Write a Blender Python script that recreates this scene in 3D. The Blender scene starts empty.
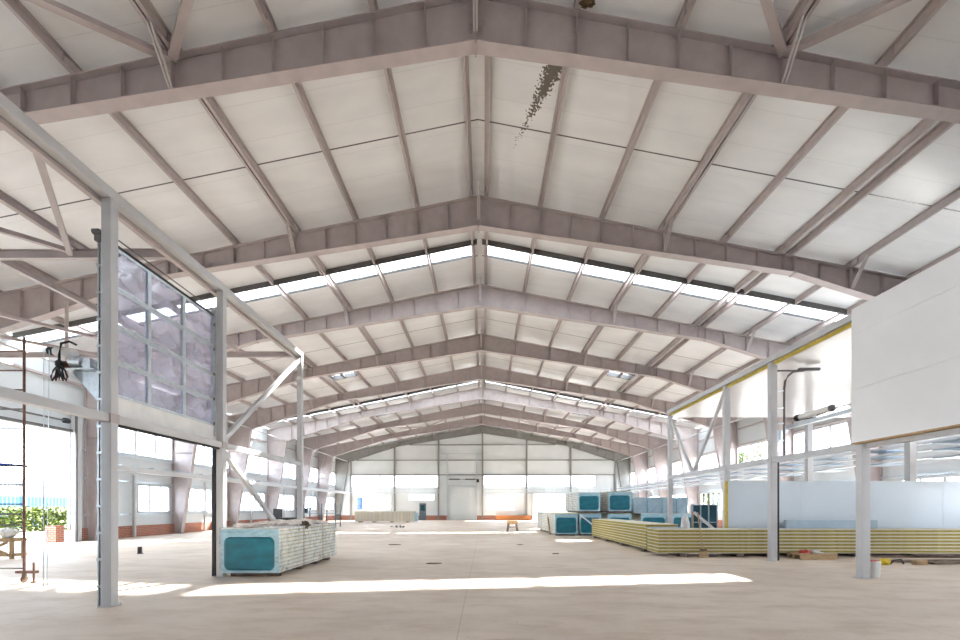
import bpy, math, random
from mathutils import Vector
random.seed(7)
SC = bpy.context.scene
COL = SC.collection
F = 450.0
CX = 0.17           # camera x; the hall's ridge is x = 0
EYE = 1.55

# ------------------------------------------------------------------ materials
def nt(name):
    m = bpy.data.materials.new(name); m.use_nodes = True
    t = m.node_tree; t.nodes.clear()
    out = t.nodes.new('ShaderNodeOutputMaterial')
    return m, t, out
def N(t, kind, **kw):
    n = t.nodes.new(kind)
    for k, v in kw.items():
        if k in n.inputs: n.inputs[k].default_value = v
        else: setattr(n, k, v)
    return n
def L(t, a, b): t.links.new(a, b)
def c4(c): return (c[0], c[1], c[2], 1)
def simple(name, col, rough=.5, metal=0, var=.08, scale=3.0, spec=.5, stretch=(1, 1, 1), bump=0):
    m, t, out = nt(name)
    p = N(t, 'ShaderNodeBsdfPrincipled', Roughness=rough, Metallic=metal)
    p.inputs['Specular IOR Level'].default_value = spec
    tc = N(t, 'ShaderNodeTexCoord'); mp = N(t, 'ShaderNodeMapping'); mp.inputs['Scale'].default_value = stretch
    L(t, tc.outputs['Object'], mp.inputs['Vector'])
    no = N(t, 'ShaderNodeTexNoise', Scale=scale, Detail=5.0); L(t, mp.outputs[0], no.inputs['Vector'])
    r = N(t, 'ShaderNodeValToRGB')
    r.color_ramp.elements[0].position = .3; r.color_ramp.elements[1].position = .7
    r.color_ramp.elements[0].color = c4([x * (1 - var) for x in col]); r.color_ramp.elements[1].color = c4([min(1, x * (1 + var)) for x in col])
    L(t, no.outputs['Fac'], r.inputs['Fac']); L(t, r.outputs[0], p.inputs['Base Color'])
    if bump:
        b = N(t, 'ShaderNodeBump', Strength=bump, Distance=.02); L(t, no.outputs['Fac'], b.inputs['Height']); L(t, b.outputs[0], p.inputs['Normal'])
    L(t, p.outputs[0], out.inputs[0])
    return m
M = {}
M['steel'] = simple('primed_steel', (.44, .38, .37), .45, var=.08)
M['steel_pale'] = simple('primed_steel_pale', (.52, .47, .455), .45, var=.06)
M['steel_gable'] = simple('primed_steel_shade_tone', (.25, .25, .235), .5, var=.08)  # unlit look of the gable frame put into a darker, greener colour
M['light_steel'] = simple('light_grey_painted_steel', (.50, .50, .505), .4, var=.04)
M['dark_steel'] = simple('dark_grey_steel', (.11, .105, .105), .5)
M['galv'] = simple('galvanised_steel', (.55, .60, .63), .32, .7, .15, 14)
M['skin'] = simple('white_panel_skin', (.78, .79, .80), .32, var=.03, scale=1.2)
M['gable_skin'] = simple('gable_panel_skin', (.66, .70, .70), .4, var=.03, scale=.8)
M['side_skin'] = simple('side_panel_skin', (.62, .65, .66), .35, var=.04, scale=.8)
M['white_frame'] = simple('white_window_frame', (.60, .61, .63), .4, var=.02)
M['partition'] = simple('pale_blue_white_skin', (.50, .56, .61), .35, var=.03, scale=1.0)
M['core'] = simple('mineral_wool_core', (.33, .26, .06), .9, var=.3, scale=9, stretch=(1, 1, 6), bump=.4)
M['core_pale'] = simple('pale_foam_core', (.62, .52, .30), .9, var=.3, scale=7, bump=.3)
M['yellow_edge'] = simple('yellow_panel_edge', (.50, .38, .06), .8, var=.15, scale=8)
M['teal'] = simple('teal_plastic_sheet', (.0, .12, .17), .5, var=.3, scale=2.5, stretch=(1, 1, 2), bump=.3)
M['dark_teal'] = simple('dark_teal_glass', (.015, .07, .09), .2, var=.3)
M['palefilm'] = simple('pale_blue_film_folds', (.30, .47, .55), .3, var=.25, scale=6, stretch=(1, 1, 3), bump=.6)
M['wood'] = simple('sawn_timber', (.42, .29, .16), .8, var=.3, scale=6, stretch=(1, 6, 6))
M['orange'] = simple('orange_boards', (.42, .16, .05), .8)
M['dark_wood'] = simple('weathered_timber', (.17, .12, .09), .85, var=.4, scale=6)
M['black'] = simple('black_rubber', (.012, .012, .014), .6)
M['rust'] = simple('rust_red_scaffold_paint', (.17, .085, .06), .6, var=.35, scale=9)
M['blue_paint'] = simple('blue_paint', (.008, .045, .30), .45)
M['blue_grey'] = simple('blue_grey_sheet', (.33, .42, .50), .4)
M['dusk_blue'] = simple('slate_blue_sheet', (.04, .07, .13), .5)
M['beige_wrap'] = simple('beige_wrapping', (.55, .49, .38), .6, var=.2, scale=5, bump=.5)
M['pinkfoam'] = simple('crumpled_packing', (.80, .72, .66), .7, var=.2, scale=9, bump=.6)
M['leaf'] = simple('leaves', (.075, .105, .012), .6, var=.6, scale=9)
M['bark'] = simple('bark', (.12, .09, .06), .9)
M['yellow'] = simple('yellow_plastic', (.70, .52, .03), .5)
M['red'] = simple('red_plastic', (.45, .05, .04), .5)
M['white_plastic'] = simple('white_plastic', (.75, .74, .72), .5)
M['nest'] = simple('dried_mud', (.10, .07, .04), .95, var=.5, scale=30, bump=.8)
M['door_grey'] = simple('sectional_door_grey', (.56, .60, .60), .4, var=.02)
M['entry_grey'] = simple('dark_grey_door', (.10, .13, .16), .45)

def brick():
    m, t, out = nt('red_brick'); p = N(t, 'ShaderNodeBsdfPrincipled', Roughness=.9)
    g = N(t, 'ShaderNodeTexCoord'); s = N(t, 'ShaderNodeSeparateXYZ'); c = N(t, 'ShaderNodeCombineXYZ'); a = N(t, 'ShaderNodeMath', operation='ADD')
    L(t, g.outputs['Object'], s.inputs[0]); L(t, s.outputs[0], a.inputs[0]); L(t, s.outputs[1], a.inputs[1])
    L(t, a.outputs[0], c.inputs[0]); L(t, s.outputs[2], c.inputs[1])
    b = N(t, 'ShaderNodeTexBrick', Scale=1.0); b.inputs['Brick Width'].default_value = .26; b.inputs['Row Height'].default_value = .085; b.inputs['Mortar Size'].default_value = .008
    b.inputs['Color1'].default_value = (.42, .13, .07, 1); b.inputs['Color2'].default_value = (.30, .10, .06, 1); b.inputs['Mortar'].default_value = (.45, .38, .33, 1)
    L(t, c.outputs[0], b.inputs['Vector']); L(t, b.outputs[0], p.inputs['Base Color']); L(t, p.outputs[0], out.inputs[0]); return m
M['brick'] = brick()

def glass(name, tint=(1, 1, 1), gloss=.10, rough=.02, diffuse=0.0, dcol=(.8, .8, .8), streak=0, dmin=0.):
    m, t, out = nt(name)
    tr = N(t, 'ShaderNodeBsdfTransparent'); tr.inputs[0].default_value = c4(tint)
    gl = N(t, 'ShaderNodeBsdfGlossy', Roughness=rough)
    mx = N(t, 'ShaderNodeMixShader', Fac=gloss); L(t, tr.outputs[0], mx.inputs[1]); L(t, gl.outputs[0], mx.inputs[2])
    last = mx
    if diffuse:
        d = N(t, 'ShaderNodeBsdfDiffuse'); d.inputs[0].default_value = c4(dcol)
        tl = N(t, 'ShaderNodeBsdfTranslucent'); tl.inputs[0].default_value = c4(dcol)
        ad = N(t, 'ShaderNodeMixShader', Fac=.5); L(t, d.outputs[0], ad.inputs[1]); L(t, tl.outputs[0], ad.inputs[2])
        m2 = N(t, 'ShaderNodeMixShader', Fac=diffuse); L(t, mx.outputs[0], m2.inputs[1]); L(t, ad.outputs[0], m2.inputs[2])
        if streak:
            tc = N(t, 'ShaderNodeTexCoord'); no = N(t, 'ShaderNodeTexNoise', Scale=streak, Detail=4.0, Distortion=1.5); L(t, tc.outputs['Object'], no.inputs[0])
            r = N(t, 'ShaderNodeMapRange'); r.inputs[1].default_value = .35; r.inputs[2].default_value = .68; r.inputs[3].default_value = dmin; r.inputs[4].default_value = diffuse
            L(t, no.outputs['Fac'], r.inputs[0]); L(t, r.outputs[0], m2.inputs[0])
            b = N(t, 'ShaderNodeBump', Strength=.6, Distance=.05); L(t, no.outputs['Fac'], b.inputs['Height']); L(t, b.outputs[0], gl.inputs['Normal'])
        last = m2
    L(t, last.outputs[0], out.inputs[0]); return m
M['glass'] = glass('window_glass', (.97, .98, 1), .06)
M['skyglass'] = glass('polycarbonate_skylight', (.93, .95, .96), .05, diffuse=.12, dcol=(.9, .92, .93))
M['film'] = glass('clear_stretch_film', (.95, .97, .98), .07, .2, .3, (.70, .76, .80), streak=3.0, dmin=.0)
M['doorfilm'] = glass('film_covered_door_glazing', (.86, .86, .95), .14, .15, .55, (.60, .60, .68), streak=1.1, dmin=.05)

def ceiling_mat():
    m, t, out = nt('roof_sandwich_panel'); p = N(t, 'ShaderNodeBsdfPrincipled', Roughness=.34)
    tc = N(t, 'ShaderNodeTexCoord'); s = N(t, 'ShaderNodeSeparateXYZ'); L(t, tc.outputs['Object'], s.inputs[0])
    X, Y = s.outputs[0], s.outputs[1]
    def mth(op, a, b=None, c=None):
        n = N(t, 'ShaderNodeMath', operation=op)
        for i, v in enumerate((a, b, c)):
            if v is None: continue
            if isinstance(v, (int, float)): n.inputs[i].default_value = v
            else: L(t, v, n.inputs[i])
        return n.outputs[0]
    seams = None
    for y in SEAMS:
        q = mth('LESS_THAN', mth('ABSOLUTE', mth('SUBTRACT', Y, y)), .022)
        seams = q if seams is None else mth('ADD', seams, q)
    fine = mth('LESS_THAN', mth('PINGPONG', mth('ADD', Y, .3), .5), .012)
    no = N(t, 'ShaderNodeTexNoise', Scale=.7, Detail=5.0); mp = N(t, 'ShaderNodeMapping'); mp.inputs['Scale'].default_value = (1, 2.5, 1); L(t, tc.outputs['Object'], mp.inputs[0]); L(t, mp.outputs[0], no.inputs[0])
    r = N(t, 'ShaderNodeValToRGB'); r.color_ramp.elements[0].position = .3; r.color_ramp.elements[1].position = .7
    r.color_ramp.elements[0].color = (.69, .69, .70, 1); r.color_ramp.elements[1].color = (.77, .77, .77, 1); L(t, no.outputs[0], r.inputs[0])
    def mix(f, a, col, k=1.0):
        x = N(t, 'ShaderNodeMix', data_type='RGBA'); L(t, (mth('MULTIPLY', f, k) if k != 1 else f), x.inputs[0]); L(t, a, x.inputs[6]); x.inputs[7].default_value = c4(col); return x.outputs[2]
    base = mix(fine, r.outputs[0], (.3, .3, .3), .16)
    base = mix(mth('MINIMUM', seams, 1), base, (.07, .07, .07))
    # muddy streak below a leak: from (1.95, 10.4) to (1.1, 13.2)
    u = mth('DIVIDE', mth('SUBTRACT', Y, 10.0), 3.3)
    cxl = mth('SUBTRACT', 2.05, mth('MULTIPLY', u, 1.05))
    off = mth('ABSOLUTE', mth('SUBTRACT', X, cxl))
    n2 = N(t, 'ShaderNodeTexNoise', Scale=16.0, Detail=6.0); L(t, tc.outputs['Object'], n2.inputs[0])
    wid = mth('MULTIPLY', mth('SUBTRACT', 1.15, u), .25)
    val = mth('SUBTRACT', mth('ADD', wid, mth('MULTIPLY', mth('SUBTRACT', n2.outputs[0], .5), .75)), mth('ADD', off, mth('MULTIPLY', u, .10)))
    inside = mth('MULTIPLY', mth('GREATER_THAN', val, .02), mth('MULTIPLY', mth('GREATER_THAN', u, 0.0), mth('LESS_THAN', u, 1.0)))
    base = mix(inside, base, (.06, .042, .018), .92)
    L(t, base, p.inputs['Base Color']); L(t, p.outputs[0], out.inputs[0]); return m
SEAMS = [0, 6.2, 12.45, 25.4, 31.7, 44.2, 50.6]
M['ceiling'] = ceiling_mat()

def floor_mat(name, light, dark, stain):
    m, t, out = nt(name); p = N(t, 'ShaderNodeBsdfPrincipled', Roughness=.62)
    tc = N(t, 'ShaderNodeTexCoord')
    a = N(t, 'ShaderNodeTexNoise', Scale=.35, Detail=8.0, Roughness=.6); L(t, tc.outputs['Object'], a.inputs[0])
    r = N(t, 'ShaderNodeValToRGB'); r.color_ramp.elements[0].position = .32; r.color_ramp.elements[1].position = .68
    r.color_ramp.elements[0].color = c4(dark); r.color_ramp.elements[1].color = c4(light); L(t, a.outputs[0], r.inputs[0])
    mp = N(t, 'ShaderNodeMapping'); mp.inputs['Scale'].default_value = (.4, 1.0, 1); mp.inputs['Rotation'].default_value = (0, 0, .6); L(t, tc.outputs['Object'], mp.inputs[0])
    b = N(t, 'ShaderNodeTexNoise', Scale=2.2, Detail=9.0, Roughness=.68); L(t, mp.outputs[0], b.inputs[0])
    rb = N(t, 'ShaderNodeMapRange'); rb.inputs[1].default_value = .46; rb.inputs[2].default_value = .72; rb.inputs[3].default_value = 0; rb.inputs[4].default_value = .55; L(t, b.outputs[0], rb.inputs[0])
    x = N(t, 'ShaderNodeMix', data_type='RGBA'); L(t, rb.outputs[0], x.inputs[0]); L(t, r.outputs[0], x.inputs[6]); x.inputs[7].default_value = c4(stain)
    c = N(t, 'ShaderNodeTexNoise', Scale=14.0, Detail=6.0); L(t, tc.outputs['Object'], c.inputs[0])
    rc = N(t, 'ShaderNodeMapRange'); rc.inputs[1].default_value = .66; rc.inputs[2].default_value = .72; rc.inputs[3].default_value = 0; rc.inputs[4].default_value = .35; L(t, c.outputs[0], rc.inputs[0])
    y = N(t, 'ShaderNodeMix', data_type='RGBA'); L(t, rc.outputs[0], y.inputs[0]); L(t, x.outputs[2], y.inputs[6]); y.inputs[7].default_value = (.22, .15, .09, 1)
    s = N(t, 'ShaderNodeSeparateXYZ'); L(t, tc.outputs['Object'], s.inputs[0])
    def line(o, pos, per, w):
        q = N(t, 'ShaderNodeMath', operation='ADD'); L(t, o, q.inputs[0]); q.inputs[1].default_value = pos
        pg = N(t, 'ShaderNodeMath', operation='PINGPONG'); L(t, q.outputs[0], pg.inputs[0]); pg.inputs[1].default_value = per / 2
        lt = N(t, 'ShaderNodeMath', operation='LESS_THAN'); L(t, pg.outputs[0], lt.inputs[0]); lt.inputs[1].default_value = w; return lt.outputs[0]
    mx = N(t, 'ShaderNodeMath', operation='MAXIMUM'); L(t, line(s.outputs[0], .15, 6.0, .008), mx.inputs[0]); L(t, line(s.outputs[1], 1.0, 6.0, .008), mx.inputs[1])
    mm = N(t, 'ShaderNodeMath', operation='MULTIPLY'); L(t, mx.outputs[0], mm.inputs[0]); mm.inputs[1].default_value = .35
    z = N(t, 'ShaderNodeMix', data_type='RGBA'); L(t, mm.outputs[0], z.inputs[0]); L(t, y.outputs[2], z.inputs[6]); z.inputs[7].default_value = (.25, .2, .16, 1)
    L(t, z.outputs[2], p.inputs['Base Color'])
    bp = N(t, 'ShaderNodeBump', Strength=.25, Distance=.01); L(t, b.outputs[0], bp.inputs['Height']); L(t, bp.outputs[0], p.inputs['Normal'])
    L(t, p.outputs[0], out.inputs[0]); return m
M['floor'] = floor_mat('dusty_concrete', (.75, .64, .53), (.60, .50, .41), (.42, .28, .17))
M['ground'] = floor_mat('pale_yard_paving', (.34, .32, .30), (.30, .28, .26), (.25, .23, .2))

# ------------------------------------------------------------------ mesh builder
def wloc(o):
    v = Vector((0, 0, 0))
    while o is not None: v += o.location; o = o.parent
    return v
class MB:
    def __init__(s): s.v = []; s.f = []; s.m = []
    def add(s, vs, fs, mi=0):
        n = len(s.v); s.v += [tuple(v) for v in vs]; s.f += [[i + n for i in f] for f in fs]; s.m += [mi] * len(fs); return s
    def box(s, x0, x1, y0, y1, z0, z1, mi=0):
        vs = [(x, y, z) for x in (x0, x1) for y in (y0, y1) for z in (z0, z1)]
        return s.add(vs, [(0, 1, 3, 2), (4, 6, 7, 5), (0, 4, 5, 1), (2, 3, 7, 6), (0, 2, 6, 4), (1, 5, 7, 3)], mi)
    def prism(s, pts, y0, y1, mi=0, axis='y'):
        n = len(pts)
        if axis == 'y': a = [(p[0], y0, p[1]) for p in pts]; b = [(p[0], y1, p[1]) for p in pts]
        elif axis == 'x': a = [(y0, p[0], p[1]) for p in pts]; b = [(y1, p[0], p[1]) for p in pts]
        else: a = [(p[0], p[1], y0) for p in pts]; b = [(p[0], p[1], y1) for p in pts]
        return s.add(a + b, [list(range(n)), list(range(2 * n - 1, n - 1, -1))] + [(i, i + n, (i + 1) % n + n, (i + 1) % n) for i in range(n)], mi)
    def bar(s, p, q, w, h, mi=0, up=(0, 0, 1)):
        p, q = Vector(p), Vector(q); d = (q - p).normalized(); u = Vector(up)
        if abs(d.dot(u)) > .98: u = Vector((1, 0, 0))
        a = d.cross(u).normalized() * w / 2; b = a.cross(d).normalized() * h / 2
        vs = [c + e for c in (p, q) for e in (-a - b, a - b, a + b, -a + b)]
        return s.add(vs, [(3, 2, 1, 0), (4, 5, 6, 7), (0, 1, 5, 4), (1, 2, 6, 5), (2, 3, 7, 6), (3, 0, 4, 7)], mi)
    def tube(s, pts, r, n=8, mi=0, r2=None):
        pts = [Vector(p) for p in pts]; rings = []
        for i, p in enumerate(pts):
            d = (pts[min(i + 1, len(pts) - 1)] - pts[max(i - 1, 0)]).normalized()
            u = Vector((0, 0, 1)) if abs(d.z) < .9 else Vector((1, 0, 0))
            a = d.cross(u).normalized(); b = a.cross(d).normalized()
            rr = r if r2 is None else r + (r2 - r) * i / (len(pts) - 1)
            rings.append([p + (a * math.cos(k * 2 * math.pi / n) + b * math.sin(k * 2 * math.pi / n)) * rr for k in range(n)])
        vs = [v for g in rings for v in g]; fs = [list(range(n))[::-1], [len(vs) - n + k for k in range(n)]]
        for i in range(len(rings) - 1):
            for k in range(n):
                fs.append((i * n + k, i * n + (k + 1) % n, (i + 1) * n + (k + 1) % n, (i + 1) * n + k))
        return s.add(vs, fs, mi)
    def blob(s, c, r, seed=0, n=9, jit=.18, mi=0):
        rnd = random.Random(seed); vs = []; fs = []
        for i in range(n + 1):
            th = math.pi * i / n
            for k in range(2 * n):
                ph = math.pi * k / n; q = 1 + jit * (rnd.random() - .5) * 2
                vs.append((c[0] + r[0] * q * math.sin(th) * math.cos(ph), c[1] + r[1] * q * math.sin(th) * math.sin(ph), c[2] + r[2] * q * math.cos(th)))
        w = 2 * n
        for i in range(n):
            for k in range(w): fs.append((i * w + k, (i + 1) * w + k, (i + 1) * w + (k + 1) % w, i * w + (k + 1) % w))
        return s.add(vs, fs, mi)
    def build(s, name, mats, parent=None, label=None, cat=None, group=None, kind=None, bevel=0, smooth=False):
        if not isinstance(mats, (list, tuple)): mats = [mats]
        xs = [v[0] for v in s.v]; ys = [v[1] for v in s.v]; zs = [v[2] for v in s.v]
        loc = Vector(((min(xs) + max(xs)) / 2, (min(ys) + max(ys)) / 2, min(zs)))
        if name in KEEP: loc = Vector((0, 0, 0))
        me = bpy.data.meshes.new(name)
        me.from_pydata([Vector(v) - loc for v in s.v], [], s.f)
        for mt in mats: me.materials.append(M[mt])
        for i, p in enumerate(me.polygons): p.material_index = s.m[i]; p.use_smooth = smooth
        me.validate(); me.update()
        bm_fix(me)
        o = bpy.data.objects.new(name, me); COL.objects.link(o)
        if parent is not None: o.parent = parent; o.location = loc - wloc(parent)
        else: o.location = loc
        if bevel:
            b = o.modifiers.new('bevel', 'BEVEL'); b.width = bevel; b.segments = 2
        tag(o, label, cat, group, kind); return o
KEEP = ('ceiling', 'floor', 'ground')
import bmesh
def bm_fix(me):
    b = bmesh.new(); b.from_mesh(me); bmesh.ops.recalc_face_normals(b, faces=b.faces); b.to_mesh(me); b.free()
def tag(o, label=None, cat=None, group=None, kind=None):
    if label: o['label'] = label
    if cat: o['category'] = cat
    if group: o['group'] = group
    if kind: o['kind'] = kind
def thing(name, loc, label=None, cat=None, group=None, kind=None):
    o = bpy.data.objects.new(name, None); COL.objects.link(o); o.location = loc; o.empty_display_size = .2
    tag(o, label, cat, group, kind); return o
ORD = ['first', 'second', 'third', 'fourth', 'fifth', 'sixth', 'seventh', 'eighth', 'ninth', 'tenth', 'eleventh', 'twelfth']

# ------------------------------------------------------------------ hall constants
FY = [9.3 + 6 * k for k in range(9)]          # frame planes, the last one is the gable
WX = 18.8                                     # inner face of the side walls
ZT, ST = 12.1, .198                           # top of the rafters at the ridge, roof slope
ZB, SB, KX, KZ = 11.1, .153, 10.6, 9.48       # underside of the rafters, knee
HX, HZ = 17.1, 7.4                            # haunch corner
RZ = ZT + .2                                  # underside of the roof panels
def ztop(x): return ZT - ST * abs(x)
def zbot(x):
    x = abs(x)
    return ZB - SB * x if x <= KX else KZ - (x - KX) * (KZ - HZ) / (HX - KX)
SKY = [(18.0, 19.1), (37.2, 38.3)]
Y0, Y1 = -8.8, 57.7

# floor, ground
MB().box(-WX - .2, WX + .2, -30, Y1, -.3, 0).build('floor', 'floor', kind='structure')
g = MB(); g.box(-140, 140, Y1, 180, -.35, -.02); g.box(-140, -WX - .2, -60, Y1, -.35, -.02); g.box(WX + .2, 140, -60, Y1, -.35, -.02)
g.build('ground', 'ground', kind='structure')

# ceiling, with openings for skylights and hatches
HATCH = [(s, 8.45, 10.0, y, y + 1.3) for y in (29.4, 41.6) for s in (-1, 1)]
c = MB()
bands = [Y0]
for a, b in SKY: bands += [a, b]
bands.append(Y1)
def roofpatch(mb, s, xa, xb, ya, yb, mi=0, z=RZ, t=.10):
    pts = [(s * xa, z - ST * xa), (s * xb, z - ST * xb), (s * xb, z + t - ST * xb), (s * xa, z + t - ST * xa)]
    mb.prism(pts, ya, yb, mi)
for s in (-1, 1):
    for i in range(0, len(bands), 2):
        ya, yb = bands[i], bands[i + 1]
        hs = [h for h in HATCH if h[0] == s and ya < h[3] < yb]
        cur = ya
        for h in sorted(hs, key=lambda q: q[3]):
            roofpatch(c, s, 0, WX + .5, cur, h[3]); roofpatch(c, s, 0, h[1], h[3], h[4]); roofpatch(c, s, h[2], WX + .5, h[3], h[4]); cur = h[4]
        roofpatch(c, s, 0, WX + .5, cur, yb)
for a, b in SKY:
    for s in (-1, 1): roofpatch(c, s, 0, .3, a, b)
c.build('ceiling', 'ceiling', kind='structure')
bw = MB(); bw.prism([(-WX, 0), (WX, 0), (WX, RZ - ST * WX), (0, RZ), (-WX, RZ - ST * WX)], Y0 - .1, Y0)
bw.build('wall_back', 'skin', kind='structure')
wn = [0]
def window(parts):
    wn[0] += 1
    return wn[0]
PX = [2.08, 4.17, 6.25, 8.25, 10.12, 12.5, 14.55, 16.5]
for (a, b) in SKY:
    for s in (-1, 1):
        n = window(0)
        w = thing('window_%d' % n, (s * 9, a, RZ - 2), kind='structure')
        m_ = MB(); roofpatch(m_, s, .3, WX + .4, a, b, z=RZ + .03, t=.012); m_.build('pane', 'skyglass', w)
        m_ = MB(); roofpatch(m_, s, .1, WX, a - .07, a, z=RZ - .2, t=.3); roofpatch(m_, s, .1, WX, b, b + .03, z=RZ - .02, t=.1)
        m_.build('frame', 'dark_steel', w)
for h in HATCH:
    n = window(0); s = h[0]
    w = thing('window_%d' % n, (s * 9.2, h[3], RZ - 2), kind='structure')
    m_ = MB(); roofpatch(m_, s, h[1], h[2], h[3], h[4], z=RZ + .3, t=.02); m_.build('pane', 'skyglass', w)
    m_ = MB()
    for q in (h[3] - .06, h[4] - .4): roofpatch(m_, s, h[1], h[2], q, q + .07, z=RZ - .16, t=.3)
    for q in (h[1] - .04, h[2] - .04): roofpatch(m_, s, q, q + .08, h[3], h[4], z=RZ - .02, t=.35)
    roofpatch(m_, s, 9.1, 9.25, h[3], h[4] - .4, z=RZ - .2, t=.1)
    m_.build('frame', 'dark_steel', w)

# ------------------------------------------------------------------ portal frames
def frame(k):
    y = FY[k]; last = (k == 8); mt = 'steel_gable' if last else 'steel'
    where = ('nearest the camera' if k == 0 else
             'standing against the far gable wall' if last else '%s frame counted from the camera' % ORD[k])
    lab = '%s steel portal frame with ribbed rafters, %s' % ('shade-darkened green-grey' if last else 'pinkish-grey', where)
    t = thing('portal_frame', (0, y, 0), lab, 'steel frame', 'portal frames of the hall')
    fw = .145; ft = .022
    for s in (-1, 1):
        r = MB()
        web = [(0, ZT), (0, ZB), (s * KX, KZ), (s * HX, HZ), (s * HX, ztop(HX))]
        r.prism(web, y - .006, y + .006)
        for (a, b) in (((0, ZB), (s * KX, KZ)), ((s * KX, KZ), (s * HX, HZ))):
            r.prism([a, b, (b[0], b[1] - ft), (a[0], a[1] - ft)], y - fw, y + fw)
        r.prism([(0, ZT), (s * WX, ztop(WX)), (s * WX, ztop(WX) - ft), (0, ZT - ft)], y - fw, y + fw)
        ra = r.build('rafter', mt, t)
        for j in range(1, 17):
            x = 1.042 * j
            if abs(x - KX) < .2: continue
            MB().prism([(s * x - .006, zbot(x)), (s * x + .006, zbot(x)), (s * x + .006, ztop(x) - ft), (s * x - .006, ztop(x) - ft)], y - .12, y + .12).build('stiffener', mt, ra)
        for dx in (-.35, 0.0, .035):
            x = KX + dx; e = MB()
            e.prism([(s * x - .012, zbot(x) - (.05 if dx >= 0 else 0)), (s * x + .012, zbot(x) - (.05 if dx >= 0 else 0)), (s * x + .012, ztop(x) + .0), (s * x - .012, ztop(x) + .0)], y - .15, y + .15)
            e.build('splice_plate', mt, ra)
        cm = MB()
        cm.prism([(s * (WX - .03), 0), (s * 18.25, 0), (s * HX, HZ), (s * HX, ztop(HX) - .03), (s * (WX - .03), ztop(WX) - .03)], y - .006, y + .006)
        cm.prism([(s * 18.25, 0), (s * HX, HZ), (s * (HX - .022), HZ), (s * 18.228, 0)], y - fw, y + fw)
        cm.box(*sorted((s * (WX - .03), s * (WX - .05))), y - fw, y + fw, 0, ztop(WX) - .05)
        cm.prism([(s * HX, HZ), (s * (WX - .05), HZ + .25), (s * (WX - .05), HZ + .23), (s * HX, HZ - .02)], y - .12, y + .12)
        for z in (2.3, 4.9):
            xi = 18.25 - (18.25 - HX) * z / HZ
            cm.box(*sorted((s * xi, s * (WX - .05))), y - .12, y + .12, z, z + .012)
        cm.box(*sorted((s * 18.1, s * (WX - .03))), y - .2, y + .2, 0, .03)
        cm.build('column', mt, t)
        for x in (6.25, 12.5):
            for d in (-1,) if k == 8 else (-1, 1):
                b = MB()
                for o in (-.035, .035):
                    b.bar((s * x + o, y + d * .12, zbot(x) + .03), (s * x + o, y + d * .75, ztop(x) + .05), .035, .05)
                b.build('fly_brace', 'steel_pale' if not last else mt, t)
    e = MB().box(-.015, .015, y - .15, y + .15, ZB - .1, ZT); e.box(-.2, .2, y - .15, y + .15, ZB - .03, ZB - .02)
    for z in (ZB - .04, ZB + .12, ZB + .28, ZT - .2):
        for x in (-.09, .09): e.tube([(x - .015, y - .16, z), (x + .015, y - .16, z)], .02, 6)
    e.build('apex_plate', mt, t)
    b = MB()
    for o in (-.03, .03): b.bar((o, y - .1, ZB + .2), (o, y - .7, ZT + .02), .035, .05)
    b.build('fly_brace', 'steel_pale' if not last else mt, t)
for k in range(9): frame(k)

# purlins: run the whole length of the hall on top of the rafters
def purlin(x, wide, lab):
    s = -1 if x < 0 else 1
    m_ = MB(); z0, z1 = ztop(x), ztop(x) + .2
    ws = (-wide, wide) if wide > .05 else (0,)
    for w in ws:
        q = x + w
        m_.box(q - .006, q + .006, Y0, 57.4, z0, z1)
        sg = 1 if w > 0 else -1
        if w == 0: sg = -s
        m_.box(*sorted((q, q + sg * -.07)), Y0, 57.4, z0, z0 + .012)
        m_.box(*sorted((q, q + sg * .07)), Y0, 57.4, z1 - .012, z1)
        for y in FY:
            m_.box(q - .04, q + .04, y - .38, y + .38, z0 + .005, z1 - .03)
    m_.build('purlin', 'steel', label=lab, cat='purlin', group='roof purlins')
for s, side in ((-1, 'left'), (1, 'right')):
    purlin(s * .26, .03, 'pinkish-grey steel purlin running just %s of the roof ridge' % side)
    for i, x in enumerate(PX):
        purlin(s * x, .09 if i == 2 else .03, '%spinkish-grey roof purlin, %s out from the ridge pair on the %s slope' % ('doubled ' if i == 2 else '', ORD[i], side))
    purlin(s * 10.5, .03, 'pinkish-grey purlin paired closely with the fifth one on the %s roof slope' % side)
    m_ = MB(); m_.tube([(s * (HX + .05), 3, HZ + .05), (s * (HX + .05), 57.2, HZ + .05)], .05, 8)
    m_.build('eave_strut', 'light_steel', label='pale steel tie tube along the haunches of the %s columns' % side, cat='strut')
# wind bracing of the roof in the near bay and near the far end
for (ya, yb, t1) in ((9.2, 3.4, 'ahead of the nearest frame'), (51.2, 45.4, 'near the far gable')):
    for s, side in ((-1, 'left'), (1, 'right')):
        for (x1, t2) in ((12.4, 'towards the %s eave' % side), (.3, 'towards the ridge on the %s slope' % side)):
            m_ = MB(); m_.bar((s * 6.25, ya, ztop(6.25) - .08), (s * x1, yb, ztop(x1) - .08), .16, .10)
            m_.build('brace', 'steel', label='diagonal roof brace %s, %s' % (t1, t2), cat='brace')
# wall bracing
for s, side in ((-1, 'left'), (1, 'right')):
    for (za, zb, w) in ((.3, 7.2, 'rising away from the camera'), (7.2, .3, 'falling away from the camera')):
        MB().tube([(s * 18.0, 45.4, za), (s * 18.0, 51.2, zb)], .035, 6).build('brace', 'galv', label='thin diagonal brace near the far end of the %s wall, %s' % (side, w), cat='brace')

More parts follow.
